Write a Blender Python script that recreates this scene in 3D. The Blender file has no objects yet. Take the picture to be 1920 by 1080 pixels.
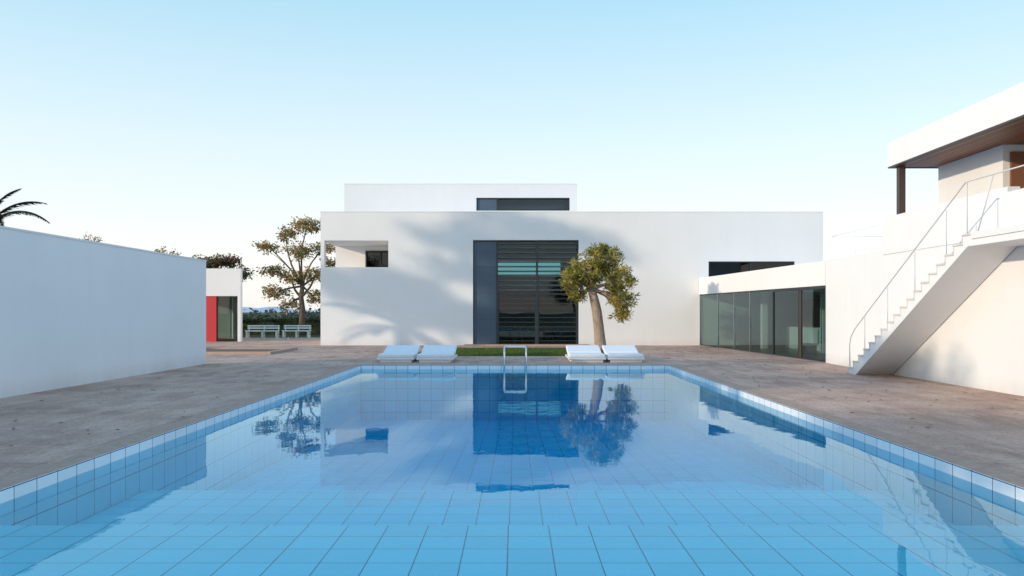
import bpy, math, random
from mathutils import Vector, Matrix
random.seed(7)
scene = bpy.context.scene
R = random.random
def U(a,b): return a+(b-a)*random.random()

# ---------------------------------------------------------------- node helpers
def new_mat(name):
    m = bpy.data.materials.new(name); m.use_nodes = True
    nt = m.node_tree; nt.nodes.clear()
    out = nt.nodes.new('ShaderNodeOutputMaterial')
    return m, nt, out
def N(nt, t, **kw):
    n = nt.nodes.new(t)
    for k, v in kw.items(): setattr(n, k, v)
    return n
def L(nt, a, b): nt.links.new(a, b)
def math_n(nt, op, a, b=None, c=None):
    n = N(nt, 'ShaderNodeMath', operation=op)
    for i, v in enumerate((a, b, c)):
        if v is None: continue
        if isinstance(v, (int, float)): n.inputs[i].default_value = v
        else: L(nt, v, n.inputs[i])
    return n.outputs[0]
def mixc(nt, f, a, b, blend='MIX'):
    n = N(nt, 'ShaderNodeMix', data_type='RGBA', blend_type=blend)
    if isinstance(f, (int, float)): n.inputs[0].default_value = f
    else: L(nt, f, n.inputs[0])
    for i, v in ((6, a), (7, b)):
        if isinstance(v, tuple): n.inputs[i].default_value = (*v[:3], 1)
        else: L(nt, v, n.inputs[i])
    return n.outputs[2]
def noise(nt, vec, scale, detail=4, rough=.55):
    n = N(nt, 'ShaderNodeTexNoise'); n.inputs['Scale'].default_value = scale
    n.inputs['Detail'].default_value = detail; n.inputs['Roughness'].default_value = rough
    if vec is not None: L(nt, vec, n.inputs['Vector'])
    return n.outputs[0]
def ramp(nt, f, p0, p1):
    n = N(nt, 'ShaderNodeMapRange'); L(nt, f, n.inputs[0])
    n.inputs[1].default_value = p0; n.inputs[2].default_value = p1
    return n.outputs[0]
def pos(nt): return N(nt, 'ShaderNodeNewGeometry').outputs['Position']
def scaled(nt, v, s):
    n = N(nt, 'ShaderNodeVectorMath', operation='MULTIPLY'); L(nt, v, n.inputs[0]); n.inputs[1].default_value = s
    return n.outputs[0]
def bump(nt, h, strength, dist):
    n = N(nt, 'ShaderNodeBump'); n.inputs['Strength'].default_value = strength
    n.inputs['Distance'].default_value = dist; L(nt, h, n.inputs['Height']); return n.outputs[0]
def principled(nt, out, color, rough=.6, metal=0., normal=None, spec=.5):
    p = N(nt, 'ShaderNodeBsdfPrincipled')
    if isinstance(color, tuple): p.inputs['Base Color'].default_value = (*color[:3], 1)
    else: L(nt, color, p.inputs['Base Color'])
    if isinstance(rough, (int, float)): p.inputs['Roughness'].default_value = rough
    else: L(nt, rough, p.inputs['Roughness'])
    p.inputs['Metallic'].default_value = metal
    p.inputs['Specular IOR Level'].default_value = spec
    if normal is not None: L(nt, normal, p.inputs['Normal'])
    L(nt, p.outputs[0], out.inputs[0]); return p
def plain(name, col, rough=.5, metal=0., var=.08, nscale=6., spec=.5):
    m, nt, out = new_mat(name); ps = pos(nt)
    n = noise(nt, ps, nscale)
    c = mixc(nt, n, tuple(x*(1-var) for x in col), tuple(min(1, x*(1+var)) for x in col))
    principled(nt, out, c, rough, metal, spec=spec); return m

# ---------------------------------------------------------------- materials
def stucco(name, col):
    m, nt, out = new_mat(name); ps = pos(nt)
    a = noise(nt, ps, .35, 5); b = noise(nt, scaled(nt, ps, (3, 3, .35)), 1.2, 5); f = noise(nt, ps, 60, 3)
    dark = tuple(x*.94 for x in col)
    c = mixc(nt, ramp(nt, a, .3, .7), dark, col)
    c = mixc(nt, math_n(nt, 'MULTIPLY', ramp(nt, b, .5, .8), .12), c, tuple(x*.80 for x in col))
    sep = N(nt, 'ShaderNodeSeparateXYZ'); L(nt, ps, sep.inputs[0])
    low = ramp(nt, sep.outputs[2], .35, 0.0)
    c = mixc(nt, math_n(nt, 'MULTIPLY', low, math_n(nt, 'MULTIPLY', b, .40)), c, (.42, .36, .31))
    h = math_n(nt, 'ADD', math_n(nt, 'MULTIPLY', f, .35), noise(nt, ps, 2.5, 3))
    principled(nt, out, c, .85, normal=bump(nt, h, .25, .02), spec=.2); return m
M_white = stucco('white_render', (.84, .85, .865))
M_white2 = stucco('white_render_soft', (.81, .82, .83))

def deck_mat():
    m, nt, out = new_mat('deck_stone'); ps = pos(nt)
    sep = N(nt, 'ShaderNodeSeparateXYZ'); L(nt, ps, sep.inputs[0])
    def line(o, size, w, off=0.):
        fr = math_n(nt, 'FRACT', math_n(nt, 'DIVIDE', math_n(nt, 'ADD', o, off), size))
        return math_n(nt, 'LESS_THAN', fr, w/size)
    g = math_n(nt, 'MAXIMUM', line(sep.outputs[0], 1.2, .012, .19), line(sep.outputs[1], 1.2, .012))
    fx = math_n(nt, 'FLOOR', math_n(nt, 'DIVIDE', math_n(nt, 'ADD', sep.outputs[0], .19), 1.2))
    fy = math_n(nt, 'FLOOR', math_n(nt, 'DIVIDE', sep.outputs[1], 1.2))
    cmb = N(nt, 'ShaderNodeCombineXYZ'); L(nt, fx, cmb.inputs[0]); L(nt, fy, cmb.inputs[1])
    wn = N(nt, 'ShaderNodeTexWhiteNoise', noise_dimensions='2D'); L(nt, cmb.outputs[0], wn.inputs[0])
    a = noise(nt, ps, .45, 6, .6); b = noise(nt, scaled(nt, ps, (1, .35, 1)), 2.2, 8, .7); f = noise(nt, scaled(nt, ps, (1, .5, 1)), 26, 4, .7)
    c = mixc(nt, ramp(nt, a, .38, .62), (.42, .27, .205), (.62, .425, .33))
    c = mixc(nt, math_n(nt, 'MULTIPLY', ramp(nt, b, .45, .60), .7), c, (.72, .52, .41))
    c = mixc(nt, math_n(nt, 'MULTIPLY', ramp(nt, f, .45, .66), .45), c, (.22, .145, .115))
    c = mixc(nt, math_n(nt, 'MULTIPLY', wn.outputs[0], .24), c, (.30, .20, .155))
    c = mixc(nt, math_n(nt, 'MULTIPLY', g, .6), c, (.12, .085, .07))
    h = math_n(nt, 'SUBTRACT', math_n(nt, 'ADD', math_n(nt, 'MULTIPLY', b, .5), math_n(nt, 'MULTIPLY', f, .25)), math_n(nt, 'MULTIPLY', g, .5))
    principled(nt, out, c, math_n(nt, 'ADD', .65, math_n(nt, 'MULTIPLY', f, .3)), normal=bump(nt, h, .6, .018), spec=.12); return m
M_deck = deck_mat()

TS = .35
def tile_mat(name, ax, bx, offa, offb, base):
    m, nt, out = new_mat(name); ps = pos(nt)
    sep = N(nt, 'ShaderNodeSeparateXYZ'); L(nt, ps, sep.inputs[0])
    A = math_n(nt, 'DIVIDE', math_n(nt, 'ADD', sep.outputs[ax], offa), TS)
    B = math_n(nt, 'DIVIDE', math_n(nt, 'ADD', sep.outputs[bx], offb), TS)
    w = .010/TS
    g = math_n(nt, 'MAXIMUM', math_n(nt, 'LESS_THAN', math_n(nt, 'FRACT', A), w), math_n(nt, 'LESS_THAN', math_n(nt, 'FRACT', B), w))
    cmb = N(nt, 'ShaderNodeCombineXYZ'); L(nt, math_n(nt, 'FLOOR', A), cmb.inputs[0]); L(nt, math_n(nt, 'FLOOR', B), cmb.inputs[1])
    wn = N(nt, 'ShaderNodeTexWhiteNoise', noise_dimensions='2D'); L(nt, cmb.outputs[0], wn.inputs[0])
    c = mixc(nt, wn.outputs[0], tuple(x*.90 for x in base), base)
    c = mixc(nt, math_n(nt, 'MULTIPLY', noise(nt, ps, 3, 5), .2), c, tuple(x*.8 for x in base))
    c = mixc(nt, g, c, (.008, .06, .15))
    principled(nt, out, c, .25); return m
M_tile_floor = tile_mat('pool_tile_floor', 0, 1, .06, .02, (.32, .92, .99))
M_tile_side = tile_mat('pool_tile_side', 1, 2, .02, .01, (.90, .93, .94))
M_tile_end = tile_mat('pool_tile_end', 0, 2, .06, .01, (.82, .91, .95))

def water_mat():
    m, nt, out = new_mat('pool_water'); ps = pos(nt)
    tr = N(nt, 'ShaderNodeBsdfTransparent'); tr.inputs[0].default_value = (.98, 1, 1, 1)
    gl = N(nt, 'ShaderNodeBsdfGlossy'); gl.inputs['Roughness'].default_value = .0; gl.inputs[0].default_value = (.74, .95, 1, 1)
    fr = N(nt, 'ShaderNodeFresnel'); fr.inputs['IOR'].default_value = 1.32
    h = math_n(nt, 'ADD', noise(nt, scaled(nt, ps, (.8, .5, 1)), 1.3, 2, .5), math_n(nt, 'MULTIPLY', noise(nt, scaled(nt, ps, (1, .7, 1)), 7, 2, .5), .10))
    b = bump(nt, h, 1., .0042)
    L(nt, b, gl.inputs['Normal'])
    mx = N(nt, 'ShaderNodeMixShader'); L(nt, fr.outputs[0], mx.inputs[0]); L(nt, tr.outputs[0], mx.inputs[1]); L(nt, gl.outputs[0], mx.inputs[2])
    L(nt, mx.outputs[0], out.inputs[0])
    va = N(nt, 'ShaderNodeVolumeAbsorption'); va.inputs[0].default_value = (.0, .93, 1.0, 1); va.inputs[1].default_value = .50
    L(nt, va.outputs[0], out.inputs['Volume']); return m
M_water = water_mat()

def glass_mat(name, tint, ior=1.5, refl=(1, 1, 1)):
    m, nt, out = new_mat(name); ps = pos(nt)
    tr = N(nt, 'ShaderNodeBsdfTransparent'); tr.inputs[0].default_value = (*tint, 1)
    gl = N(nt, 'ShaderNodeBsdfGlossy'); gl.inputs['Roughness'].default_value = .01; gl.inputs[0].default_value = (*refl, 1)
    L(nt, bump(nt, noise(nt, ps, .5, 1), .4, .01), gl.inputs['Normal'])
    fr = N(nt, 'ShaderNodeFresnel'); fr.inputs['IOR'].default_value = ior
    mx = N(nt, 'ShaderNodeMixShader'); L(nt, fr.outputs[0], mx.inputs[0]); L(nt, tr.outputs[0], mx.inputs[1]); L(nt, gl.outputs[0], mx.inputs[2])
    L(nt, mx.outputs[0], out.inputs[0]); return m
M_glass = glass_mat('glass_teal', (.45, .68, .72), 1.5)
M_glass_back = glass_mat('glass_teal_back', (.20, .42, .44), 1.5)
M_glass_wing = glass_mat('glass_teal_wing', (.42, .56, .56), 1.55, (.80, .96, 1))
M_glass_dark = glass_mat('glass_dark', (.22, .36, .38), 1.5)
M_glass_clear = glass_mat('glass_clear', (.72, .88, .84), 1.5)
M_frame = plain('dark_frame_metal', (.022, .03, .038), .45)
M_panel = plain('shutter_panel_metal', (.06, .095, .14), .5, var=.25, nscale=1.2)
M_louver = plain('louver_metal', (.045, .07, .085), .4)
M_chrome = plain('stainless_steel', (.75, .76, .78), .15, 1.)
M_rail = plain('white_painted_steel', (.70, .70, .71), .4)
M_cushion = plain('white_cushion_fabric', (.84, .84, .84), .9, nscale=20)
M_plastic = plain('white_lacquer', (.80, .80, .81), .45)
M_red = plain('red_painted_wall', (.55, .03, .04), .6)
M_int = plain('interior_plaster', (.55, .55, .53), .8)
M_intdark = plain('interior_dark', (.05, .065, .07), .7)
M_intfloor = plain('interior_floor', (.16, .17, .16), .35)
M_brown = plain('dark_brown_steel', (.07, .05, .045), .5)
def bark(name, c1, c2):
    m, nt, out = new_mat(name); ps = pos(nt)
    n = noise(nt, scaled(nt, ps, (1, 1, .3)), 14, 6, .7); v = noise(nt, ps, 3, 3)
    c = mixc(nt, ramp(nt, n, .35, .65), c1, c2)
    c = mixc(nt, math_n(nt, 'MULTIPLY', v, .3), c, tuple(x*.5 for x in c1))
    principled(nt, out, c, .9, normal=bump(nt, n, .8, .03), spec=.2); return m
M_bark_light = bark('bark_light', (.28, .20, .15), (.52, .41, .33))
M_bark_dark = bark('bark_dark', (.10, .075, .06), (.22, .17, .13))
def leaf_mat(name):
    m, nt, out = new_mat(name)
    at = N(nt, 'ShaderNodeAttribute'); at.attribute_name = 'col'
    d = N(nt, 'ShaderNodeBsdfPrincipled'); L(nt, at.outputs[0], d.inputs['Base Color']); d.inputs['Roughness'].default_value = .55
    d.inputs['Specular IOR Level'].default_value = .3
    t = N(nt, 'ShaderNodeBsdfTranslucent'); L(nt, at.outputs[0], t.inputs[0])
    mx = N(nt, 'ShaderNodeMixShader'); mx.inputs[0].default_value = .38
    L(nt, d.outputs[0], mx.inputs[1]); L(nt, t.outputs[0], mx.inputs[2]); L(nt, mx.outputs[0], out.inputs[0]); return m
M_leaf = leaf_mat('leaves')
def soffit_mat():
    m, nt, out = new_mat('wood_soffit'); ps = pos(nt)
    sep = N(nt, 'ShaderNodeSeparateXYZ'); L(nt, ps, sep.inputs[0])
    A = math_n(nt, 'DIVIDE', sep.outputs[0], .14)
    g = math_n(nt, 'LESS_THAN', math_n(nt, 'FRACT', A), .2)
    wn = N(nt, 'ShaderNodeTexWhiteNoise', noise_dimensions='1D'); L(nt, math_n(nt, 'FLOOR', A), wn.inputs['W'])
    gr = noise(nt, scaled(nt, ps, (30, 1.2, 1)), 2, 5)
    c = mixc(nt, wn.outputs[0], (.17, .055, .022), (.42, .15, .06))
    c = mixc(nt, math_n(nt, 'MULTIPLY', gr, .5), c, (.12, .04, .018))
    c = mixc(nt, g, c, (.03, .012, .006))
    principled(nt, out, c, .5, normal=bump(nt, math_n(nt, 'SUBTRACT', 1, g), .6, .01)); return m
M_soffit = soffit_mat()
M_wood = plain('brown_wood_panel', (.22, .10, .055), .55, var=.25, nscale=3)
M_tread = plain('stair_tread_stone', (.66, .63, .60), .7, var=.15)
def ground_mat():
    m, nt, out = new_mat('dry_ground'); ps = pos(nt)
    a = noise(nt, ps, .02, 6); b = noise(nt, ps, 1.5, 6)
    c = mixc(nt, ramp(nt, a, .4, .6), (.06, .085, .035), (.20, .17, .11))
    c = mixc(nt, math_n(nt, 'MULTIPLY', b, .5), c, (.05, .06, .03))
    principled(nt, out, c, .95, spec=.1); return m
M_ground = ground_mat()
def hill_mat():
    m, nt, out = new_mat('hills_painted_haze'); ps = pos(nt)
    c = mixc(nt, ramp(nt, noise(nt, ps, .004, 6), .4, .6), (.50, .58, .67), (.62, .67, .73))  # distance haze painted into the hills as pale blue-grey base colour
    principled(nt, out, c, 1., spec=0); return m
M_hill = hill_mat()
M_soil = plain('soil', (.16, .11, .085), .95, var=.4, nscale=8)
M_kerb = plain('stone_kerb', (.46, .33, .26), .8, var=.2, nscale=5)
M_turf = plain('turf_soil', (.05, .085, .02), .95, var=.4, nscale=4)

# ---------------------------------------------------------------- geometry helpers
def empty(name, loc=(0, 0, 0)):
    e = bpy.data.objects.new(name, None); scene.collection.objects.link(e); e.location = loc
    e.empty_display_size = .3; return e
def mesh_obj(name, verts, faces, mat, parent=None, smooth=False):
    me = bpy.data.meshes.new(name); me.from_pydata([tuple(v) for v in verts], [], faces); me.update()
    if smooth:
        for p in me.polygons: p.use_smooth = True
    o = bpy.data.objects.new(name, me); scene.collection.objects.link(o)
    if mat: me.materials.append(mat)
    if parent: o.parent = parent
    return o
BF = [(0, 3, 2, 1), (4, 5, 6, 7), (0, 1, 5, 4), (1, 2, 6, 5), (2, 3, 7, 6), (3, 0, 4, 7)]
def boxv(x0, x1, y0, y1, z0, z1):
    return [(x0, y0, z0), (x1, y0, z0), (x1, y1, z0), (x0, y1, z0), (x0, y0, z1), (x1, y0, z1), (x1, y1, z1), (x0, y1, z1)]
def box(name, x0, x1, y0, y1, z0, z1, mat, parent=None, bev=0.):
    o = mesh_obj(name, boxv(x0, x1, y0, y1, z0, z1), BF, mat, parent)
    if bev > 0:
        b = o.modifiers.new('bev', 'BEVEL'); b.width = bev; b.segments = 2; b.limit_method = 'ANGLE'
    return o
def boxes(name, lst, mat, parent=None):
    vs, fs = [], []
    for b in lst:
        k = len(vs); vs += boxv(*b); fs += [tuple(i+k for i in f) for f in BF]
    return mesh_obj(name, vs, fs, mat, parent)
def plate(name, a0, a1, z0, z1, holes, d0, d1, mat, parent=None, axis='x'):
    """vertical wall with openings; a = running axis, d = thickness axis"""
    As = sorted(set([a0, a1]+[h[0] for h in holes]+[h[1] for h in holes]))
    Zs = sorted(set([z0, z1]+[h[2] for h in holes]+[h[3] for h in holes]))
    As = [a for a in As if a0 <= a <= a1]; Zs = [z for z in Zs if z0 <= z <= z1]
    def solid(i, j):
        if i < 0 or j < 0 or i >= len(As)-1 or j >= len(Zs)-1: return False
        ca = (As[i]+As[i+1])/2; cz = (Zs[j]+Zs[j+1])/2
        return not any(h[0] < ca < h[1] and h[2] < cz < h[3] for h in holes)
    vs, fs = [], []
    def P(a, d, z): return (a, d, z) if axis == 'x' else (d, a, z)
    def q(*p):
        k = len(vs); vs.extend(p); fs.append((k, k+1, k+2, k+3))
    for i in range(len(As)-1):
        for j in range(len(Zs)-1):
            if not solid(i, j): continue
            A, B, C, D = As[i], As[i+1], Zs[j], Zs[j+1]
            q(P(A, d0, C), P(B, d0, C), P(B, d0, D), P(A, d0, D))
            q(P(B, d1, C), P(A, d1, C), P(A, d1, D), P(B, d1, D))
            if not solid(i-1, j): q(P(A, d1, C), P(A, d0, C), P(A, d0, D), P(A, d1, D))
            if not solid(i+1, j): q(P(B, d0, C), P(B, d1, C), P(B, d1, D), P(B, d0, D))
            if not solid(i, j-1): q(P(A, d0, C), P(A, d1, C), P(B, d1, C), P(B, d0, C))
            if not solid(i, j+1): q(P(A, d0, D), P(B, d0, D), P(B, d1, D), P(A, d1, D))
    return mesh_obj(name, vs, fs, mat, parent)
def tube_data(pts, rad, seg, vs, fs):
    pts = [Vector(p) for p in pts]; k0 = len(vs)
    for i, p in enumerate(pts):
        t = (pts[min(i+1, len(pts)-1)]-pts[max(i-1, 0)])
        if t.length < 1e-6: t = Vector((0, 0, 1))
        t.normalize()
        u = t.cross(Vector((.3, .95, .05))).normalized(); w = t.cross(u)
        r = rad[i] if isinstance(rad, (list, tuple)) else rad
        for s in range(seg):
            a = 2*math.pi*s/seg
            vs.append(tuple(p+u*(r*math.cos(a))+w*(r*math.sin(a))))
    for i in range(len(pts)-1):
        for s in range(seg):
            a = k0+i*seg+s; b = k0+i*seg+(s+1) % seg
            fs.append((a, b, b+seg, a+seg))
    fs.append(tuple(k0+s for s in range(seg))[::-1]); e = k0+(len(pts)-1)*seg
    fs.append(tuple(e+s for s in range(seg)))
def tubes(name, lst, mat, parent=None, seg=8):
    vs, fs = [], []
    for pts, r in lst: tube_data(pts, r, seg, vs, fs)
    return mesh_obj(name, vs, fs, mat, parent, smooth=True)

# ---------------------------------------------------------------- camera (x across pool, y away, z up)
cam_d = bpy.data.cameras.new('camera'); cam = bpy.data.objects.new('camera', cam_d); scene.collection.objects.link(cam)
cam.location = (0, 0, 1.6); cam.rotation_euler = (math.radians(90), 0, 0)
cam_d.lens = 28; cam_d.sensor_width = 36; cam_d.shift_x = -5/1920; cam_d.shift_y = 45/1920
cam_d.clip_end = 8000; cam_d.clip_start = .05
scene.camera = cam

# ---------------------------------------------------------------- light
ELEV = math.radians(14); AZ = Vector((-.87, -.493, 0)).normalized()
S = Vector((AZ.x*math.cos(ELEV), AZ.y*math.cos(ELEV), math.sin(ELEV)))
sd = bpy.data.lights.new('sun', 'SUN'); so = bpy.data.objects.new('sun', sd); scene.collection.objects.link(so)
sd.energy = 2.9; sd.angle = math.radians(.9); sd.color = (1, .81, .58)
so.rotation_euler = (-S).to_track_quat('-Z', 'Y').to_euler(); so.location = (-30, -15, 20)
w = bpy.data.worlds.new('World'); scene.world = w; w.use_nodes = True
nt = w.node_tree; bg = nt.nodes['Background']
sky = nt.nodes.new('ShaderNodeTexSky'); sky.sky_type = 'NISHITA'; sky.sun_disc = False
sky.sun_elevation = ELEV; sky.sun_rotation = math.atan2(S.x, S.y)
sky.air_density = 1.0; sky.dust_density = 1.2; sky.ozone_density = 1.6; sky.altitude = 0
tc = nt.nodes.new('ShaderNodeTexCoord'); sp_ = nt.nodes.new('ShaderNodeSeparateXYZ'); nt.links.new(tc.outputs['Generated'], sp_.inputs[0])
cr = nt.nodes.new('ShaderNodeValToRGB'); nt.links.new(sp_.outputs[2], cr.inputs[0])
el = cr.color_ramp.elements
K = 1/.15/1.3
stops = [(0.0, (1.0, .965, .94)), (.09, (.955, .97, .98)), (.19, (.79, .92, .975)), (.36, (.46, .76, .91)), (.6, (.34, .61, .92)), (1.0, (.30, .57, .96))]
el[0].position = stops[0][0]; el[0].color = (*stops[0][1], 1); el[1].position = 1.; el[1].color = (*stops[-1][1], 1)
for p_, c_ in stops[1:-1]:
    e_ = el.new(p_); e_.color = (*c_, 1)
sc = nt.nodes.new('ShaderNodeVectorMath'); sc.operation = 'SCALE'; nt.links.new(cr.outputs[0], sc.inputs[0]); sc.inputs['Scale'].default_value = K*1.36
mxs = nt.nodes.new('ShaderNodeMix'); mxs.data_type = 'RGBA'; mxs.inputs[0].default_value = .86
sk2 = nt.nodes.new('ShaderNodeVectorMath'); sk2.operation = 'SCALE'; nt.links.new(sky.outputs[0], sk2.inputs[0]); sk2.inputs['Scale'].default_value = 2.2
nt.links.new(sk2.outputs[0], mxs.inputs[6]); nt.links.new(sc.outputs[0], mxs.inputs[7])
nt.links.new(mxs.outputs[2], bg.inputs[0]); bg.inputs[1].default_value = .15
scene.view_settings.view_transform = 'Standard'; scene.view_settings.look = 'None'; scene.view_settings.exposure = 0

# ---------------------------------------------------------------- ground, deck, pool
PX = 4.61; PY0, PY1 = 2.2, 23.9
DX0, DX1, DY0, DY1 = -22., 22., -10., 50.
def ring(name, ox0, ox1, oy0, oy1, ix0, ix1, iy0, iy1, z, mat):
    vs = [(ox0, oy0, z), (ox1, oy0, z), (ox1, oy1, z), (ox0, oy1, z), (ix0, iy0, z), (ix1, iy0, z), (ix1, iy1, z), (ix0, iy1, z)]
    return mesh_obj(name, vs, [(0, 1, 5, 4), (1, 2, 6, 5), (2, 3, 7, 6), (3, 0, 4, 7)], mat)
ring('ground', -4000, 4000, -1000, 6000, DX0, DX1, DY0, DY1, -.02, M_ground)
ring('pool_deck', DX0, DX1, DY0, DY1, -PX-.30, PX+.30, PY0-.3, PY1+.30, 0, M_deck)
pool = empty('swimming_pool', (0, 13, 0))
def pp(o): # parent keeping world
    o.parent = pool; o.matrix_parent_inverse = Matrix.Translation((0, -13, 0)); return o
cop = ring('coping', -PX-.30, PX+.30, PY0-.3, PY1+.3, -PX, PX, PY0, PY1, .006, plain('coping_stone', (.44, .31, .24), .8, var=.35, nscale=7, spec=.15)); pp(cop)
pp(mesh_obj('wall_sides', [(-PX, PY0, -1.8), (-PX, PY1, -1.8), (-PX, PY1, .006), (-PX, PY0, .006), (PX, PY0, -1.8), (PX, PY1, -1.8), (PX, PY1, .006), (PX, PY0, .006)], [(0, 1, 2, 3), (5, 4, 7, 6)], M_tile_side))
pp(mesh_obj('wall_ends', [(-PX, PY0, -1.8), (PX, PY0, -1.8), (PX, PY0, .006), (-PX, PY0, .006), (-PX, PY1, -1.8), (PX, PY1, -1.8), (PX, PY1, .006), (-PX, PY1, .006)], [(0, 1, 2, 3), (5, 4, 7, 6)], M_tile_end))
prof = [(PY0, -.27), (6.98, -.27), (6.98, -.62), (9.9, -.62), (9.9, -1.05), (13, -1.2), (PY1, -1.65)]
vs, fs = [], []
for y, z in prof: vs += [(-PX, y, z), (PX, y, z)]
fs_floor = [(2*i, 2*i+1, 2*i+3, 2*i+2) for i in (0, 2, 4, 5)]; fs_r = [(2*i, 2*i+1, 2*i+3, 2*i+2) for i in (1, 3)]
pp(mesh_obj('floor', vs, fs_floor, M_tile_floor)); pp(mesh_obj('step_risers', vs, fs_r, M_tile_end))
WZ = -.12
water = box('water', -PX-.01, PX+.01, PY0-.01, PY1+.01, -1.9, WZ, M_water)

# grass strip
def blades(name, regions, n, hmin, hmax, cols, parent=None):
    vs, fs, cs = [], [], []
    tot = sum((r[1]-r[0])*(r[3]-r[2]) for r in regions)
    for r in regions:
        for _ in range(int(n*(r[1]-r[0])*(r[3]-r[2])/tot)):
            x, y = U(r[0], r[1]), U(r[2], r[3]); h = U(hmin, hmax); a = U(0, 6.28); ww = .012
            k = len(vs); c = random.choice(cols); f = U(.7, 1.25)
            vs += [(x-ww*math.cos(a), y-ww*math.sin(a), r[4]), (x+ww*math.cos(a), y+ww*math.sin(a), r[4]), (x+U(-.03, .03), y+U(-.03, .03), r[4]+h)]
            fs.append((k, k+1, k+2)); cs += [(c[0]*f, c[1]*f, c[2]*f, 1)]*3
    o = mesh_obj(name, vs, fs, M_leaf, parent)
    ca = o.data.color_attributes.new('col', 'FLOAT_COLOR', 'POINT')
    ca.data.foreach_set('color', [v for c in cs for v in c]); return o
lawn = empty('lawn')
mesh_obj('turf', [(-3.7, 28.9, .004), (4.4, 28.9, .004), (4.4, 35, .004), (-3.7, 35, .004)], [(0, 1, 2, 3)], M_turf, lawn)
blades('grass', [(-3.7, 4.4, 28.9, 35, .004)], 30000, .03, .07, [(.09, .16, .03), (.12, .18, .035), (.07, .12, .025), (.16, .2, .06)], lawn)

# ---------------------------------------------------------------- left boundary wall
gw = empty('garden_wall')
box('wall_body', -9.85, -9.53, -6, 24.6, 0, 3.16, M_white, gw)
box('wall_cap', -9.87, -9.515, -6.02, 24.615, 3.16, 3.2, M_white2, gw)

# ---------------------------------------------------------------- main villa
FY = 38.2
villa = empty('modern_villa')
X0, X1, ZT = -9.31, 14.8, 6.385
door = (-2.0, 3.07, 0.0, 5.05); log = (-9.13, -6.06, 3.75, 5.03); strip = (9.3, 13.45, 3.1, 4.03)
plate('facade_wall', X0, X1, 0, ZT, [door, log, strip], FY, FY+.3, M_white, villa)
plate('side_wall_west', FY+.3, 52, 0, ZT, [(FY+.3, 41.4, 3.75, 5.03)], X0, X0+.18, M_white, villa, axis='y')
plate('side_wall_east', FY+.3, 52, 0, ZT, [], X1-.3, X1, M_white, villa, axis='y')
plate('back_wall', X0, X1, 0, ZT, [(-1.2, 3.0, 4.05, 4.95)], 52, 52.3, M_white, villa)
box('roof_slab', X0+.18, X1-.3, FY+.3, 52, 5.9, 6.1, M_white2, villa)
box('parapet_cap', X0-.01, X1+.01, FY-.012, FY+.32, ZT, ZT+.035, M_white2, villa)
# loggia
box('loggia_floor', X0+.18, -6.06, FY+.3, 41.4, 3.55, 3.749, M_white, villa)
box('loggia_ceiling', X0+.18, -6.0, FY+.3, 41.4, 5.031, 5.2, M_white, villa)
plate('loggia_back_wall', X0+.18, -6.0, 3.2, 5.4, [(-7.75, -6.3, 3.75, 4.78)], 41.4, 41.6, M_white, villa)
box('loggia_side_wall', -6.06+.003, -5.8, FY+.3, 41.4, 3.2, 5.4, M_white, villa)
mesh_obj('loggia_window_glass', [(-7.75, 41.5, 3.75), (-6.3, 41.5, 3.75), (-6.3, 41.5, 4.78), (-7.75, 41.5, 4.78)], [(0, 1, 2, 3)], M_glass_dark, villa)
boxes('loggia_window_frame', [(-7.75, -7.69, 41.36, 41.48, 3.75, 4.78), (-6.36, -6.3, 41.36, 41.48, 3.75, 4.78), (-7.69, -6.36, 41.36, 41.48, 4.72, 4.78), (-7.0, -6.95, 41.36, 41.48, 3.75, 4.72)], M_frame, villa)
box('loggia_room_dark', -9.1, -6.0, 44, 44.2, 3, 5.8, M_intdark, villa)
# interior
box('interior_floor', -5.7, X1-.3, FY+.3, 52, -.05, .01, M_intfloor, villa)
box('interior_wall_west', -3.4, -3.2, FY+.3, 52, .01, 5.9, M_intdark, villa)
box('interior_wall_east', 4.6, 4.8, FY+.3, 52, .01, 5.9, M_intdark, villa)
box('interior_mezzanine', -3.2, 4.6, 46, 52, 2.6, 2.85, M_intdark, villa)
mesh_obj('back_window_glass', [(-6, 52.15, 4.0), (3, 52.15, 4.0), (3, 52.15, 5), (-6, 52.15, 5)], [(0, 1, 2, 3)], M_glass_back, villa)
box('dining_table', -.2, 2.2, 42, 43, .72, .78, M_wood, villa)
boxes('dining_table_legs', [(-.1, 0, 42.1, 42.2, .01, .72), (2.0, 2.1, 42.1, 42.2, .01, .72), (-.1, 0, 42.8, 42.9, .01, .72), (2.0, 2.1, 42.8, 42.9, .01, .72)], M_wood, villa)
boxes('dining_chairs', sum([[(x, x+.42, 41.3, 41.75, .42, .47), (x, x+.42, 41.26, 41.3, .47, .9), (x, x+.04, 41.3, 41.75, .01, .42), (x+.38, x+.42, 41.3, 41.75, .01, .42)] for x in (0, .7, 1.4)], []), M_wood, villa)
# strip window
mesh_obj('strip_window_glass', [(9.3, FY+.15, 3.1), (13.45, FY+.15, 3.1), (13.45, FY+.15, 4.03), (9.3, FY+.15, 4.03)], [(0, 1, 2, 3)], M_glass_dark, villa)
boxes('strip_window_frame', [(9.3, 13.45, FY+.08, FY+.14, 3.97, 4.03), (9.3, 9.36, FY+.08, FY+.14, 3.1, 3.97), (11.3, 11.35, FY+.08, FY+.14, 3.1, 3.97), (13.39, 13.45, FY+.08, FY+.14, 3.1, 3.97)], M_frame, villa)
box('strip_room_dark', 8.8, 14.4, 41, 41.2, 0, 5.8, M_intdark, villa)
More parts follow.
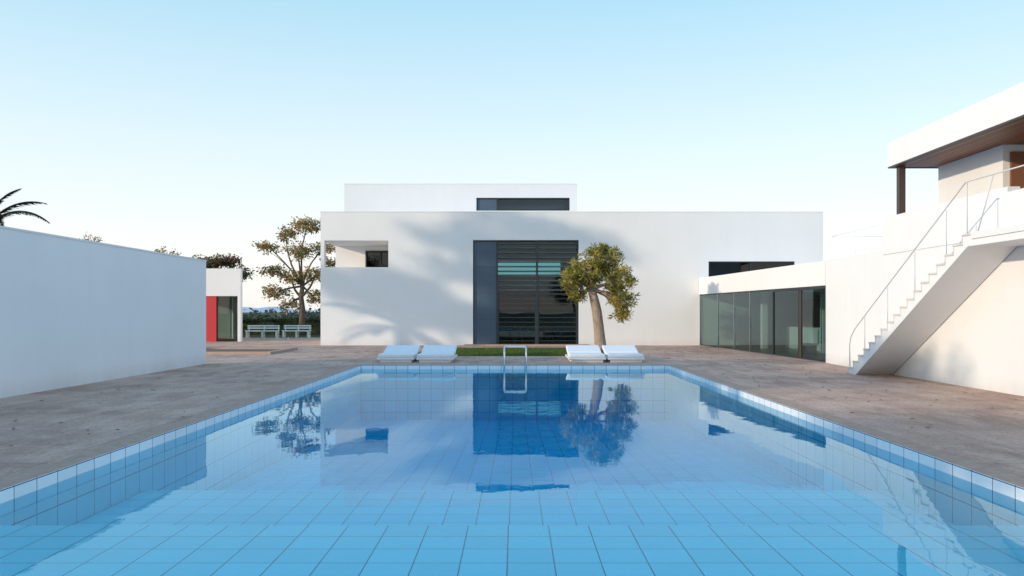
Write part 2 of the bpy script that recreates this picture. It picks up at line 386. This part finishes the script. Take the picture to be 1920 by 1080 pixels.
# big glazed opening
dx0, dx1, dz = -2.0, 3.07, 5.05
xm1, xm2 = -.845, 1.075
box('shutter_panel', dx0+.05, xm1-.04, FY+.10, FY+.16, .05, dz-.06, M_panel, villa)
boxes('shutter_panel_seams', [(dx0+.05, xm1-.04, FY+.095, FY+.10, z, z+.012) for z in (1.25, 2.5, 3.75)], M_frame, villa)
fr = [(dx0, dx0+.05, FY+.06, FY+.26, 0, dz), (dx1-.07, dx1, FY+.06, FY+.26, 0, dz), (dx0+.05, dx1-.07, FY+.06, FY+.26, dz-.06, dz),
      (xm1-.04, xm1+.04, FY+.07, FY+.24, .05, dz-.06), (xm2-.05, xm2+.05, FY+.07, FY+.24, .05, dz-.06), (dx0+.05, dx1-.07, FY+.06, FY+.26, 0, .05)]
for a, b in ((xm1+.04, xm2-.05), (xm2+.05, dx1-.07)):
    fr += [(a, b, FY+.08, FY+.22, 2.42, 2.5)]
    fr += [(a, a+.05, FY+.09, FY+.2, .05, 2.42), (b-.05, b, FY+.09, FY+.2, .05, 2.42)]
boxes('glazing_frame', fr, M_frame, villa)
lv = []
for a, b in ((xm1+.04, xm2-.05), (xm2+.05, dx1-.07)):
    z = 2.62
    while z < 4.95: lv.append((a, b, FY+.10, FY+.17, z, z+.075)); z += .225
    z = .2
    while z < 2.35: lv.append((a+.05, b-.05, FY+.11, FY+.16, z, z+.022)); z += .225
boxes('louvers', lv, M_louver, villa)
mesh_obj('glazing', [(xm1, FY+.23, .05), (dx1, FY+.23, .05), (dx1, FY+.23, dz), (xm1, FY+.23, dz)], [(0, 1, 2, 3)], M_glass, villa)
# upper block
UY = 43.
plate('upper_wall_front', -9.2, 3.37, 6.1, 8.5, [(-2.07, 2.97, 7.07, 7.77)], UY, UY+.3, M_white, villa)
box('upper_wall_west', -9.2, -8.9, UY+.3, 51, 6.1, 8.5, M_white, villa)
box('upper_wall_east', 3.07, 3.37, UY+.3, 51, 6.1, 8.5, M_white, villa)
plate('upper_wall_back', -9.2, 3.37, 6.1, 8.5, [(-.9, 2.97, 6.9, 7.95)], 51, 51.3, M_white, villa)
box('upper_roof', -8.9, 3.07, UY+.3, 51, 8.2, 8.35, M_white2, villa)
box('upper_parapet_cap', -9.21, 3.38, UY-.012, UY+.32, 8.5, 8.535, M_white2, villa)
box('upper_shutter', -2.07, -.95, UY+.1, UY+.16, 7.07, 7.77, M_panel, villa)
mesh_obj('upper_window_glass', [(-2.07, UY+.2, 7.07), (2.97, UY+.2, 7.07), (2.97, UY+.2, 7.77), (-2.07, UY+.2, 7.77)], [(0, 1, 2, 3)], M_glass, villa)
boxes('upper_window_frame', [(-2.07, 2.97, UY+.05, UY+.18, 7.71, 7.77), (-2.07, -2.01, UY+.05, UY+.18, 7.07, 7.71), (-.97, -.91, UY+.05, UY+.18, 7.07, 7.71), (2.91, 2.97, UY+.05, UY+.18, 7.07, 7.71)], M_frame, villa)
box('door_step', -2.4, 3.5, 37.6, FY-.01, 0, .06, M_kerb, villa)

# ---------------------------------------------------------------- glass wing + terrace house (right)
wing = empty('glass_pavilion')
P0 = Vector((8.84, 38.15, 0)); P1 = Vector((9.80, 25.1, 0)); D = (P1-P0); LEN = D.length; D.normalize(); Nn = Vector((-D.y, D.x, 0))
if Nn.x < 0: Nn = -Nn
def wbox(name, s0, s1, n0, n1, z0, z1, mat, parent=wing):
    def P(s, n): v = P0+D*s+Nn*n; return (v.x, v.y)
    a, b, c, d = P(s0, n0), P(s1, n0), P(s1, n1), P(s0, n1)
    vs = [(*a, z0), (*b, z0), (*c, z0), (*d, z0), (*a, z1), (*b, z1), (*c, z1), (*d, z1)]
    return mesh_obj(name, vs, BF, mat, parent)
wbox('fascia', 0, LEN, -.02, .3, 2.44, 3.22, M_white)
wbox('roof', .02, LEN, .3, 6.0, 2.95, 3.1, M_white2)
wbox('ceiling', .02, LEN, .3, 6.0, 2.5, 2.6, M_white2)
wbox('floor', 0, LEN, .0, 6.0, -.04, .02, M_intfloor)
wbox('inner_back_wall', 0, 2.0, 5.8, 6.0, 0, 2.95, M_int)
wbox('inner_back_wall_mid', 4.2, 5.4, 5.8, 6.0, 0, 2.95, M_int)
wbox('inner_back_wall_low', 5.4, LEN, 5.8, 6.0, 0, .5, M_int)
for i_, s_ in enumerate((2.0, 3.1, 4.13, 7.0, 8.6, 10.2, 11.8)):
    wbox('inner_back_frame_%d' % i_, s_, s_+.07, 5.8, 5.95, .5, 2.5, M_frame)
def sfrac(px):
    k = (px-965)/1493
    return (k*P0.y-P0.x)/(D.x-k*D.y)
s_m = [0.0, 2.6, 4.7, 6.5]+[sfrac(1447), sfrac(1495), LEN-.05]
for i, s in enumerate(s_m):
    thick = .07 if i >= 4 else .02
    wbox('mullion_%d' % i, s, s+thick, .02, .09, .03, 2.44, M_frame if i >= 4 else M_chrome)
wbox('head_frame', 0, s_m[4], .03, .08, 2.38, 2.44, M_frame)
wbox('head_frame_doors', s_m[4]+.07, LEN-.05, .0, .12, 2.34, 2.439, M_frame)
wbox('sill_frame', 0, LEN-.05, .03, .09, .02, .06, M_frame)
wbox('sliding_door_stile', s_m[5]+.07, s_m[5]+.2, .03, .1, .06, 2.34, M_brown)
def wquad(name, s0, s1, n, z0, z1, mat):
    def P(s, n): v = P0+D*s+Nn*n; return (v.x, v.y)
    a, b = P(s0, n), P(s1, n)
    return mesh_obj(name, [(*a, z0), (*b, z0), (*b, z1), (*a, z1)], [(0, 1, 2, 3)], mat, wing)
wquad('glazing', 0, LEN-.05, .055, .05, 2.4, M_glass_wing)
wquad('rear_glazing', 2.0, LEN, 5.9, .5, 2.5, M_glass_clear)
wbox('kitchen_counter', 3, 7, 3.0, 3.8, .02, .95, M_plastic)
wbox('cabinet', 1, 2.2, 4.5, 5.5, .02, 2.2, M_wood)
wbox('column_1', 7.6, 7.85, 2.4, 2.65, .02, 2.5, M_white)
wbox('column_2', 3.6, 3.85, 1.6, 1.85, .02, 2.5, M_white)
wbox('wall_shelf', 9.0, 10.4, 5.2, 5.6, .02, 1.4, M_plastic)
def chair_inside(s, n, m=None):
    m = m or M_red
    wbox('lounge_chair_seat', s, s+.6, n, n+.6, .38, .45, m)
    wbox('lounge_chair_back', s, s+.6, n+.55, n+.62, .45, .95, m)
    wbox('lounge_chair_legs', s+.05, s+.09, n+.05, n+.55, .02, .38, M_chrome)
    wbox('lounge_chair_legs2', s+.5, s+.54, n+.05, n+.55, .02, .38, M_chrome)
chair_inside(11.4, .8); chair_inside(10.2, 1.6); chair_inside(8.6, 1.0, M_plastic); chair_inside(11.6, 2.4, M_plastic)
c = P0+D*12.2+Nn*1.4
vs, fs = [], []
for i, (z, r) in enumerate([(1.35, .24), (1.42, .30), (1.5, .28), (1.6, .17), (1.66, .05)]):
    for k in range(20): vs.append((c.x+r*math.cos(k*math.pi/10), c.y+r*math.sin(k*math.pi/10), z))
for i in range(4):
    for k in range(20): fs.append((i*20+k, i*20+(k+1) % 20, (i+1)*20+(k+1) % 20, (i+1)*20+k))
mesh_obj('lamp_shade', vs, fs, M_plastic, wing, True)
tubes('lamp_cord', [([(c.x, c.y, 1.66), (c.x, c.y, 2.5)], .012)], M_frame, wing)
wbox('side_table', 12.0, 12.6, 1.1, 1.7, .62, .68, M_plastic); wbox('side_table_leg', 12.27, 12.33, 1.37, 1.43, .02, .62, M_chrome)

house = empty('terrace_house')
WX = 9.65
def prism(name, poly, z0, z1, mat, parent):
    n = len(poly); vs = [(x, y, z0) for x, y in poly]+[(x, y, z1) for x, y in poly]
    fs = [tuple(range(n))[::-1], tuple(range(n, 2*n))]+[(i, (i+1) % n, n+(i+1) % n, n+i) for i in range(n)]
    return mesh_obj(name, vs, fs, mat, parent)
prism('wall_low', [(9.80, 25.09), (WX+.03, 20.9), (16, 20.9), (16, 25.09)], 0, 3.22, M_white, house)
prism('wall_main', [(WX+.03, 20.9), (WX, 4), (16, 4), (16, 20.9)], 0, 3.1, M_white, house)
box('parapet', WX+.004, WX+.25, 15.6, 20.898, 3.1, 4.06, M_white, house)
box('parapet_return', WX+.25, 15, 20.65, 20.898, 3.1, 3.9, M_white, house)
box('upper_room', 10.85, 16, 17.7, 20.4, 3.1, 5.32, M_white, house)
box('wood_panel', 11.0, 15.9, 17.64, 17.695, 4.35, 5.15, M_wood, house)
box('roof', WX, 18, 4, 20.6, 5.345, 5.97, M_white, house)
box('roof_soffit', WX+.12, 17.9, 4.1, 20.48, 5.325, 5.344, M_soffit, house)
boxes('roof_soffit_edge', [(WX, WX+.12, 4, 20.6, 5.31, 5.345), (WX+.12, 18, 20.48, 20.6, 5.31, 5.345)], M_brown, house)
tubes('recessed_lights', [([(x, y, 5.312), (x, y, 5.326)], .07) for x, y in ((10.9, 18.0), (10.9, 14.5), (10.9, 11))], M_rail, house, 16)
boxes('steel_posts', [(9.78, 9.94, 20.25, 20.4, 4.06, 5.325)], M_brown, house)
tubes('terrace_rail', [([(9.80, 24.6, 3.93), (9.74, 21.0, 3.93)], .006), ([(9.80, 24.6, 3.93), (11.6, 24.6, 3.93)], .006)]+[([(x, y, 3.22), (x, y, 3.93)], .006) for x, y in ((9.80, 24.6), (9.77, 22.8))], M_rail, house)
# staircase
stair = empty('outdoor_staircase')
SX0, SX1 = 8.70, WX-.003
NR = 18; Yb, Yt = 20.75, 15.45; rise = 3.1/NR; go = (Yb-Yt)/(NR-1)
top = [(Yb, 0.)]
for i in range(NR):
    y = Yb-go*i; top.append((y, rise*(i+1)))
    if i < NR-1: top.append((y-go, rise*(i+1)))
YE = 11.5
low = [(YE, 2.86), (Yt-.15, 2.86), (Yb-.42, 0.)]
poly = top+[(YE, 3.1)]+low
n = len(poly)
vs = [(SX0, y, z) for y, z in poly]+[(SX1, y, z) for y, z in poly]
fs = [tuple(range(n)), tuple(range(2*n-1, n-1, -1))]+[(i, n+i, n+(i+1) % n, (i+1) % n) for i in range(n)]
st = mesh_obj('stair_flight', vs, fs, M_white, stair)
tr = []
for i in range(NR):
    y = Yb-go*i; z = rise*(i+1)
    tr.append((SX0-.024, SX1, y-go if i < NR-1 else y-.3, y+.03, z-.03, z+.004))
    tr.append((SX0-.012, SX1, y+.001, y+.018, z-rise+.004, z-.031))
boxes('treads', tr, M_tread, stair)
box('landing_parapet', SX0+.004, SX0+.16, YE, 14.3, 3.1, 3.72, M_white, stair)
box('landing_nosing', SX0-.03, SX0-.001, YE, Yt-.31, 2.99, 3.115, M_white2, stair)
def sp(t): return Vector((SX0+.05, Yb-(Yb-Yt)*t, 3.1*t))
rails = []
hr = [Vector((SX0+.05, Yb+.03, .02)), Vector((SX0+.05, Yb+.06, .75)), Vector((SX0+.05, Yb-.02, .95)), Vector((SX0+.05, Yb-.25, 1.16))]
for t in (.2, .4, .6, .8, 1.0): hr.append(sp(t)+Vector((0, 0, 1.02)))
hr.append(Vector((SX0+.05, YE+.3, 4.12)))
rails.append((hr, .014))
for t in (.15, .38, .62, .86, 1.0):
    p = sp(t); rails.append(([p+Vector((0, -.05, .0)), p+Vector((0, -.05, 1.0))], .009))
rails.append(([Vector((SX0+.05, Yt-.4, 3.1)), Vector((SX0+.05, Yt-.9, 4.12))], .009))
tubes('handrail', rails, plain('grey_painted_steel', (.62, .62, .63), .4), stair)

# ---------------------------------------------------------------- sun loungers
def lounger(x, y):
    e = empty('sun_lounger')
    W = 1.16; Ln = 2.0
    a = box('base', x+.08, x+W-.08, y+.06, y+Ln-.08, .0, .09, M_plastic, e, .01)
    box('platform', x, x+W, y, y+Ln, .09, .16, M_plastic, e, .015)
    box('seat_cushion', x+.02, x+W-.02, y+.02, y+1.12, .16, .27, M_cushion, e, .035)
    z0, z1 = .17, .36
    vs = [(x+.02, y+1.14, z0), (x+W-.02, y+1.14, z0), (x+W-.02, y+Ln-.02, z1), (x+.02, y+Ln-.02, z1)]
    up = Vector((0, -.11*(z1-z0)/.8, .12))
    vs = vs+[tuple(Vector(v)+up) for v in vs]
    o = mesh_obj('back_cushion', vs, BF, M_cushion, e)
    b = o.modifiers.new('bev', 'BEVEL'); b.width = .035; b.segments = 3
    boxes('back_strut', [(x+.15, x+.2, y+Ln-.14, y+Ln-.09, .16, z1-.03), (x+W-.2, x+W-.15, y+Ln-.14, y+Ln-.09, .16, z1-.03)], M_chrome, e)
for x in (-4.34, -3.10, 1.72, 2.94): lounger(x, 25.1)

# ---------------------------------------------------------------- pool ladder
lad = empty('pool_ladder')
def arc(x):
    pts = [(x, 24.45, 0), (x, 24.45, .35)]
    for i in range(9):
        a = math.pi*i/8; pts.append((x, 24.1+.35*math.cos(a), .38+.17*math.sin(a)))
    pts += [(x, 23.75, .2), (x, 23.75, -1.0)]; return pts
tubes('rails', [(arc(-.31), .026), (arc(.34), .026)], M_chrome, lad, 12)
boxes('treads', [(-.29, .32, 23.70, 23.79, z, z+.03) for z in (-.25, -.5, -.75)], M_plastic, lad)
boxes('cross_bar', [(-.31, .34, 24.02, 24.2, .53, .58)], M_rail, lad)

# ---------------------------------------------------------------- planter bed beyond wall
bed = empty('planting_bed')
boxes('kerb', [(-16, -9.2, 30.0, 30.18, 0, .10), (-16, -9.2, 33.6, 33.78, 0, .10), (-9.38, -9.2, 30.18, 33.6, 0, .10)], M_kerb, bed)
mesh_obj('soil', [(-16, 30.18, .03), (-9.38, 30.18, .03), (-9.38, 33.6, .03), (-16, 33.6, .03)], [(0, 1, 2, 3)], M_soil, bed)

# ---------------------------------------------------------------- small pavilion at left back
pv = empty('garden_pavilion')
box('fascia', -24, -14.8, 43, 43.3, 2.46, 3.95, M_white, pv)
box('corner_pier', -14.96, -14.8, 43, 43.3, 0, 2.46, M_white, pv)
prism('side_wall', [(-15.1, 43.302), (-14.82, 43.302), (-17.3, 49.5), (-17.6, 49.5)], 0, 3.94, M_white, pv)
box('back_wall', -24, -17.6, 49.3, 49.5, 0, 3.95, M_int, pv)
prism('roof', [(-24, 43.3), (-15.1, 43.3), (-17.6, 49.3), (-24, 49.3)], 3.6, 3.75, M_white2, pv)
box('red_wall', -24, -16.13, 43.05, 43.25, 0, 2.459, M_red, pv)
mesh_obj('glass', [(-16.13, 43.15, 0), (-14.96, 43.15, 0), (-14.96, 43.15, 2.46), (-16.13, 43.15, 2.46)], [(0, 1, 2, 3)], M_glass_dark, pv)
boxes('glass_frame', [(-16.12, -16.07, 43.1, 43.14, 0, 2.45), (-15.01, -14.962, 43.1, 43.14, 0, 2.45)], M_frame, pv)

gf = empty('glass_fence')
for i in range(4):
    a = -14.7+i*1.35
    mesh_obj('pane_%d' % i, [(a, 46, .06), (a+1.3, 46, .06), (a+1.3, 46, 1.02), (a, 46, 1.02)], [(0, 1, 2, 3)], M_glass_clear, gf)
    boxes('clamp_%d' % i, [(a+.25, a+.31, 45.97, 46.03, 0, .12), (a+1.0, a+1.06, 45.97, 46.03, 0, .12)], M_chrome, gf)
def bench(x, y, Wd):
    e = empty('garden_bench')
    box('seat', x, x+Wd, y, y+.5, .40, .46, M_plastic, e)
    boxes('backrest', [(x, x+Wd, y+.48, y+.52, .56, .64), (x, x+Wd, y+.48, y+.52, .70, .78)], M_plastic, e)
    boxes('legs', [(a, a+.08, y+.02, y+.47, 0, .40) for a in (x+.05, x+Wd/2, x+Wd-.13)]+[(a, a+.06, y+.522, y+.56, 0, .78) for a in (x+.05, x+Wd/2, x+Wd-.11)], M_plastic, e)
bench(-16.6, 49, 2.0); bench(-14.4, 49.2, 1.7)

# ---------------------------------------------------------------- foliage
def leaves(name, centers, per, lsize, cols, parent, spread, aspect=.45, rosette=False):
    vs, fs, cs = [], [], []
    for (c, rr, tone) in centers:
        c = Vector(c)
        base = random.choice(cols)
        for _ in range(per):
            d = Vector((random.gauss(0, 1), random.gauss(0, 1), random.gauss(0, .8)+(.35 if rosette else 0)))
            if d.length < .01: continue
            d.normalize()
            if rosette: p = c+d*.02; ax = d
            else:
                p = c+d*(spread*rr*R()**.5); ax = Vector((random.gauss(0, 1), random.gauss(0, 1), random.gauss(-.2, .7))).normalized()
            sz = lsize*U(.6, 1.3)
            sd_ = ax.cross(Vector((R()-.5, R()-.5, R()-.5))).normalized()*sz*aspect*.5
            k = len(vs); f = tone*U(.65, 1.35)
            mid = p+ax*sz*.5
            vs += [tuple(p), tuple(mid+sd_), tuple(p+ax*sz), tuple(mid-sd_)]
            fs.append((k, k+1, k+2, k+3))
            cc = base if R() < .7 else random.choice(cols)
            cs += [(cc[0]*f, cc[1]*f, cc[2]*f, 1)]*4
    o = mesh_obj(name, vs, fs, M_leaf, parent)
    ca = o.data.color_attributes.new('col', 'FLOAT_COLOR', 'POINT')
    ca.data.foreach_set('color', [v for c in cs for v in c]); return o
def curve_pts(a, b, n, bow, jit=0.):
    a, b = Vector(a), Vector(b); out = []
    off = Vector((U(-1, 1), U(-1, 1), U(-.2, .8)))*bow
    for i in range(n+1):
        t = i/n; p = a.lerp(b, t)+off*math.sin(math.pi*t)
        if 0 < i < n: p += Vector((U(-1, 1), U(-1, 1), U(-1, 1)))*jit
        out.append(p)
    return out
def tree(name, trunk, rad, blobs, ntips, cols, lsize, per, bark_m, spread=.35, shell=.5, aspect=.45, rosette=False, limb_r=.35):
    e = empty(name)
    br = []; tr = [Vector(p) for p in trunk]
    br.append((tr, rad))
    centers = []
    tw = sum(b[2] for b in blobs)
    for c, r, wgt in blobs:
        c = Vector(c)
        k = random.choice([len(tr)-1, len(tr)-1, max(1, len(tr)-2)])
        lim = curve_pts(tr[k], c, 5, .12*(c-tr[k]).length, .02)
        r0 = rad[k]*.6; br.append((lim, [r0*(1-.65*i/5) for i in range(6)]))
        nt_ = max(3, int(ntips*wgt/tw))
        hubs = []
        for _ in range(max(3, nt_//10)):
            d = Vector((random.gauss(0, 1), random.gauss(0, 1), random.gauss(.1, 1))).normalized()*U(.35, .8)
            h = c+Vector((d.x*r[0], d.y*r[1], d.z*r[2])); hubs.append(h)
            st_ = lim[random.choice([2, 3, 4, 5])]
            pp_ = curve_pts(st_, h, 4, .1*(h-st_).length)
            br.append((pp_, [r0*limb_r*(1-.7*i/4) for i in range(5)]))
        for _ in range(nt_):
            d = Vector((random.gauss(0, 1), random.gauss(0, 1), random.gauss(0, 1))).normalized()*(shell+(1-shell)*R())**.6*U(.85, 1.18)
            p = c+Vector((d.x*r[0], d.y*r[1], d.z*r[2]))
            h = min(hubs, key=lambda q: (q-p).length)
            br.append((curve_pts(h, p, 2, .05*(h-p).length), [r0*.12, r0*.09, r0*.05]))
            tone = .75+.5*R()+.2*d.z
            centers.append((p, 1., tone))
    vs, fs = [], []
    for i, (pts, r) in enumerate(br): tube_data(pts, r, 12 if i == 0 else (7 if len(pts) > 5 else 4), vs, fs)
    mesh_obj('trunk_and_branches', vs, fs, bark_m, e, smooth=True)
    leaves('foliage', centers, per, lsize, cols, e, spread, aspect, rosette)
    return e
G_olive = [(.26, .26, .05), (.40, .35, .065), (.19, .20, .045), (.54, .41, .09), (.12, .145, .035), (.35, .32, .07)]
G_mix = [(.18, .19, .08), (.31, .28, .10), (.48, .31, .11), (.60, .34, .14), (.24, .23, .10)]
G_dark = [(.035, .055, .02), (.05, .07, .025), (.08, .09, .03), (.12, .07, .04)]
T = (3.45, 33.2)
tx, ty = T
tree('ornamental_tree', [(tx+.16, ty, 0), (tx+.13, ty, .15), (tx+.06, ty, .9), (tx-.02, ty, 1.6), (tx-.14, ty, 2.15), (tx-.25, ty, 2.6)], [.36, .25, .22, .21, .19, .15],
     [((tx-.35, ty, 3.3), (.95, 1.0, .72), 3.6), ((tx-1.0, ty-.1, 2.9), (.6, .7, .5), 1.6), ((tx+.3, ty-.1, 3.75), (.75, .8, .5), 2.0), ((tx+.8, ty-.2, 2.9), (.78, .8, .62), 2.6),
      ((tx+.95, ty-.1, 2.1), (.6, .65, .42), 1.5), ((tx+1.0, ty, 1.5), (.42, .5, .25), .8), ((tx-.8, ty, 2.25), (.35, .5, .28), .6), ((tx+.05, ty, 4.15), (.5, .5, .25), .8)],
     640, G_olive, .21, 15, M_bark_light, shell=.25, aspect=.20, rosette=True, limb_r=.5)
lx, ly = -14.7, 55.
def bl(px, py, r, wgt, yy=0): return (((px-965)/1493*(ly+yy), ly+yy, 1.6+(585-py)/1493*(ly+yy)), r, wgt)
tree('garden_tree', [(lx, ly, 0), (lx+.02, ly, .8), (lx+.05, ly, 1.8), (lx-.05, ly, 2.6), (lx+.05, ly, 3.4)], [.30, .22, .19, .17, .14],
     [bl(578, 422, (1.1, 1.2, .55), 2), bl(535, 438, (.8, 1, .45), 1.2, .5), bl(503, 462, (.8, 1, .35), 1.1), bl(560, 470, (1.0, 1.1, .55), 1.6, -.5), bl(605, 465, (.8, 1, .5), 1.2, .4),
      bl(512, 508, (.8, .9, .4), 1.1, .5), bl(548, 520, (.9, 1, .45), 1.2), bl(592, 515, (.8, 1, .55), 1.2), bl(520, 548, (.9, 1, .4), 1.2), bl(543, 572, (.9, 1, .3), .8, .4), bl(588, 555, (.7, 1, .45), 1., .2), bl(620, 495, (.6, .8, .3), .7, .6)],
     400, G_mix, .20, 16, M_bark_dark, spread=.34, shell=.2, aspect=.5)
tree('garden_tree', [(-20.5, 54, 0), (-20.5, 54, 2), (-20.4, 54, 3.6)], [.25, .2, .14],
     [((-20.6, 54, 4.9), (1.5, 1.2, .5), 2), ((-19.5, 54, 5.1), (1, 1, .35), 1), ((-18.7, 54.3, 4.2), (.8, 1, .45), 1), ((-21.6, 54, 4.6), (.9, 1, .5), 1)],
     160, [(.09, .085, .035), (.26, .12, .07), (.14, .12, .05)], .22, 18, M_bark_dark, spread=.35, shell=.2)
tree('garden_tree', [(-22.9, 51, 0), (-22.9, 51, 2), (-23, 51, 3.8)], [.2, .15, .1],
     [((-22.6, 51, 5.3), (.45, .5, .5), 1), ((-21.8, 51, 5.2), (.3, .5, .4), .6)], 26, G_mix, .18, 12, M_bark_light, spread=.25, shell=.2)
tree('garden_tree', [(-22.6, 42, 0), (-22.6, 42, 2), (-22.6, 42, 3.8)], [.2, .15, .1],
     [((-22.4, 42, 5.1), (.6, .6, .55), 1)], 34, G_mix, .16, 14, M_bark_dark, spread=.25, shell=.2)
def back(x, z, t): return (x-.87*t, FY-.493*t, z+math.tan(ELEV)*t)
def shade_tree(name, targets, base, nt=240):
    bb = []
    for (x, z, t, r, wt) in targets: bb.append((back(x, z, t), r, wt))
    ztop = min(b[0][2] for b in bb)-.3
    return tree(name, [(*base, 0), (base[0]+.1, base[1], ztop*.5), (base[0], base[1], ztop)], [.3, .22, .14], bb, nt, G_dark, .34, 20, M_bark_dark, spread=.6, shell=.05, aspect=.3)
b1 = back(-5, 0, 29)
shade_tree('pine_tree', [(-7.2, 2.6, 29, (2.2, 1.6, .5), 1.6), (-4.5, 2.0, 29, (2.4, 1.6, .5), 2), (-6, 3.2, 30, (2, 1.5, .3), 1), (-3.2, 1.2, 28, (1.6, 1.5, .5), 1.2)], (b1[0], b1[1]), 240)
b1 = back(-1, 0, 31)
shade_tree('pine_tree', [(-1.6, 4.9, 31, (2.0, 1.6, .4), 1.5), (.8, 5.7, 31, (2.2, 1.6, .25), 1.2), (3.0, 5.1, 32, (1.6, 1.5, .3), .8), (-2.6, 3.6, 30, (1.2, 1.5, .3), .6)], (b1[0], b1[1]), 170)
for (bx, by, h, q) in ((-19, 9.5, 7.0, 130), (-17.5, 4, 7.6, 110), (-16, -3, 6.5, 130)):
    tree('pine_tree', [(bx, by, 0), (bx+.1, by, h*.5), (bx, by, h-1)], [.4, .3, .2],
         [((bx, by, h), (2.4, 2.4, .9), 2), ((bx+1.5, by+1.5, h-.8), (1.6, 1.5, .6), 1), ((bx-1.2, by+1.8, h-.5), (1.5, 1.5, .6), 1)], q, G_dark, .40, 20, M_bark_dark, spread=.55, shell=.1, aspect=.3)

# fallen leaves on the paving (one object)
vs, fs, cs = [], [], []
for _ in range(420):
    if R() < .55: x, y = random.gauss(3.6, 2.2), random.gauss(31, 2.6)
    elif R() < .5: x, y = U(4.95, 9.4), U(8, 30)
    else: x, y = U(-9.3, -4.95), U(7, 34)
    if abs(x) < 4.95 and y < 24.3: continue
    if y > 37.5: continue
    a = U(0, 6.28); s_ = U(.025, .06); k = len(vs); z = .012
    ca_, sa_ = math.cos(a)*s_, math.sin(a)*s_
    vs += [(x-ca_, y-sa_, z), (x+sa_*.4, y-ca_*.4, z+.012), (x+ca_, y+sa_, z), (x-sa_*.4, y+ca_*.4, z+.004)]
    fs.append((k, k+1, k+2, k+3)); cc = random.choice([(.28, .16, .05), (.18, .10, .04), (.34, .25, .08), (.10, .08, .04)])
    cs += [(*cc, 1)]*4
o = mesh_obj('fallen_leaves', vs, fs, M_leaf); ca = o.data.color_attributes.new('col', 'FLOAT_COLOR', 'POINT'); ca.data.foreach_set('color', [v for c in cs for v in c])

# palm
palm = empty('palm_tree')
pc = Vector((-19.75, 30, 4.95))
tubes('trunk', [([(-20.1, 30, 0), (-19.9, 30, 2.5), tuple(pc)], [.3, .24, .22])], M_bark_dark, palm, 12)
vs, fs, cs = [], [], []
stems = []
for i in range(24):
    a = 2*math.pi*i/24*2.4+U(-.1, .1); el = U(-.15, 1.2); Lf = U(2.0, 2.5)
    if math.cos(a) > .2: el = min(el, -.1); Lf = 1.5
    if i == 0: a, el, Lf = .05, .92, 2.35
    if i == 1: a, el, Lf = -.25, .55, 2.9
    if i == 2: a, el, Lf = .3, 1.5, 1.8
    p = pc.copy(); pts = [p.copy()]; e_ = el
    nseg = 12
    for s in range(nseg):
        d = Vector((math.cos(a)*math.cos(e_), math.sin(a)*math.cos(e_), math.sin(e_)))
        p = p+d*Lf/nseg; pts.append(p.copy()); e_ -= .105
    stems.append((pts, [.04*(1-.7*k/nseg) for k in range(nseg+1)]))
    for s in range(1, nseg*8):
        t = s/8; k0 = int(t); q = pts[k0].lerp(pts[min(k0+1, nseg)], t-k0)
        dirv = (pts[min(k0+1, nseg)]-pts[max(k0-1, 0)]).normalized(); side = dirv.cross(Vector((0, 0, 1))).normalized()
        ll = .38*math.sin(math.pi*min(1, (t/nseg)*.8+.15))
        for sg in (-1, 1):
            tip = q+(side*sg*.55+dirv*.7+Vector((0, 0, U(-.5, -.1))))*ll
            wv = dirv*.038; k = len(vs); f = U(.6, 1.2)
            vs += [tuple(q-wv), tuple(q+wv), tuple(tip)]; fs.append((k, k+1, k+2)); cs += [(.035*f, .055*f, .035*f, 1)]*3
o = mesh_obj('fronds', vs, fs, M_leaf, palm); ca = o.data.color_attributes.new('col', 'FLOAT_COLOR', 'POINT'); ca.data.foreach_set('color', [v for c in cs for v in c])
tubes('frond_stems', stems, M_bark_dark, palm, 4)

hd = empty('hedge')
box('hedge_core', -24, -8.0, 56.2, 57.4, 0, 1.0, M_turf, hd)
cen = [((U(-24, -8), U(56, 56.4) if R() < .6 else U(56.1, 57.5), U(.05, 1.05) if R() < .6 else U(.95, 1.12)), 1, U(.5, 1.)) for _ in range(1900)]
leaves('foliage', cen, 8, .12, [(.04, .065, .025), (.065, .09, .035), (.03, .045, .018)], hd, .2)
cen = []
for _ in range(1800):
    x = U(-200, 60); y = U(130, 150); hh = 1.0+.6*(.5+.5*math.sin(x*.13))+.4*R(); cen.append(((x, y, U(-.2, hh)), 1, U(.6, 1.1)))
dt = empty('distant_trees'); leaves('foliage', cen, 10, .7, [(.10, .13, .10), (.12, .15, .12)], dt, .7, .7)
vs, fs = [], []
n = 160
for i in range(n+1):
    x = -3500+i*7000/n
    h = 28+13*math.sin(i*.31)+7*math.sin(i*.83+1)+4*math.sin(i*1.9)
    vs += [(x, 3400, -5), (x, 3800, max(4, h)), (x, 4400, -5)]
for i in range(n):
    k = i*3; fs += [(k, k+3, k+4, k+1), (k+1, k+4, k+5, k+2)]
mesh_obj('hills', vs, fs, M_hill, None, True)
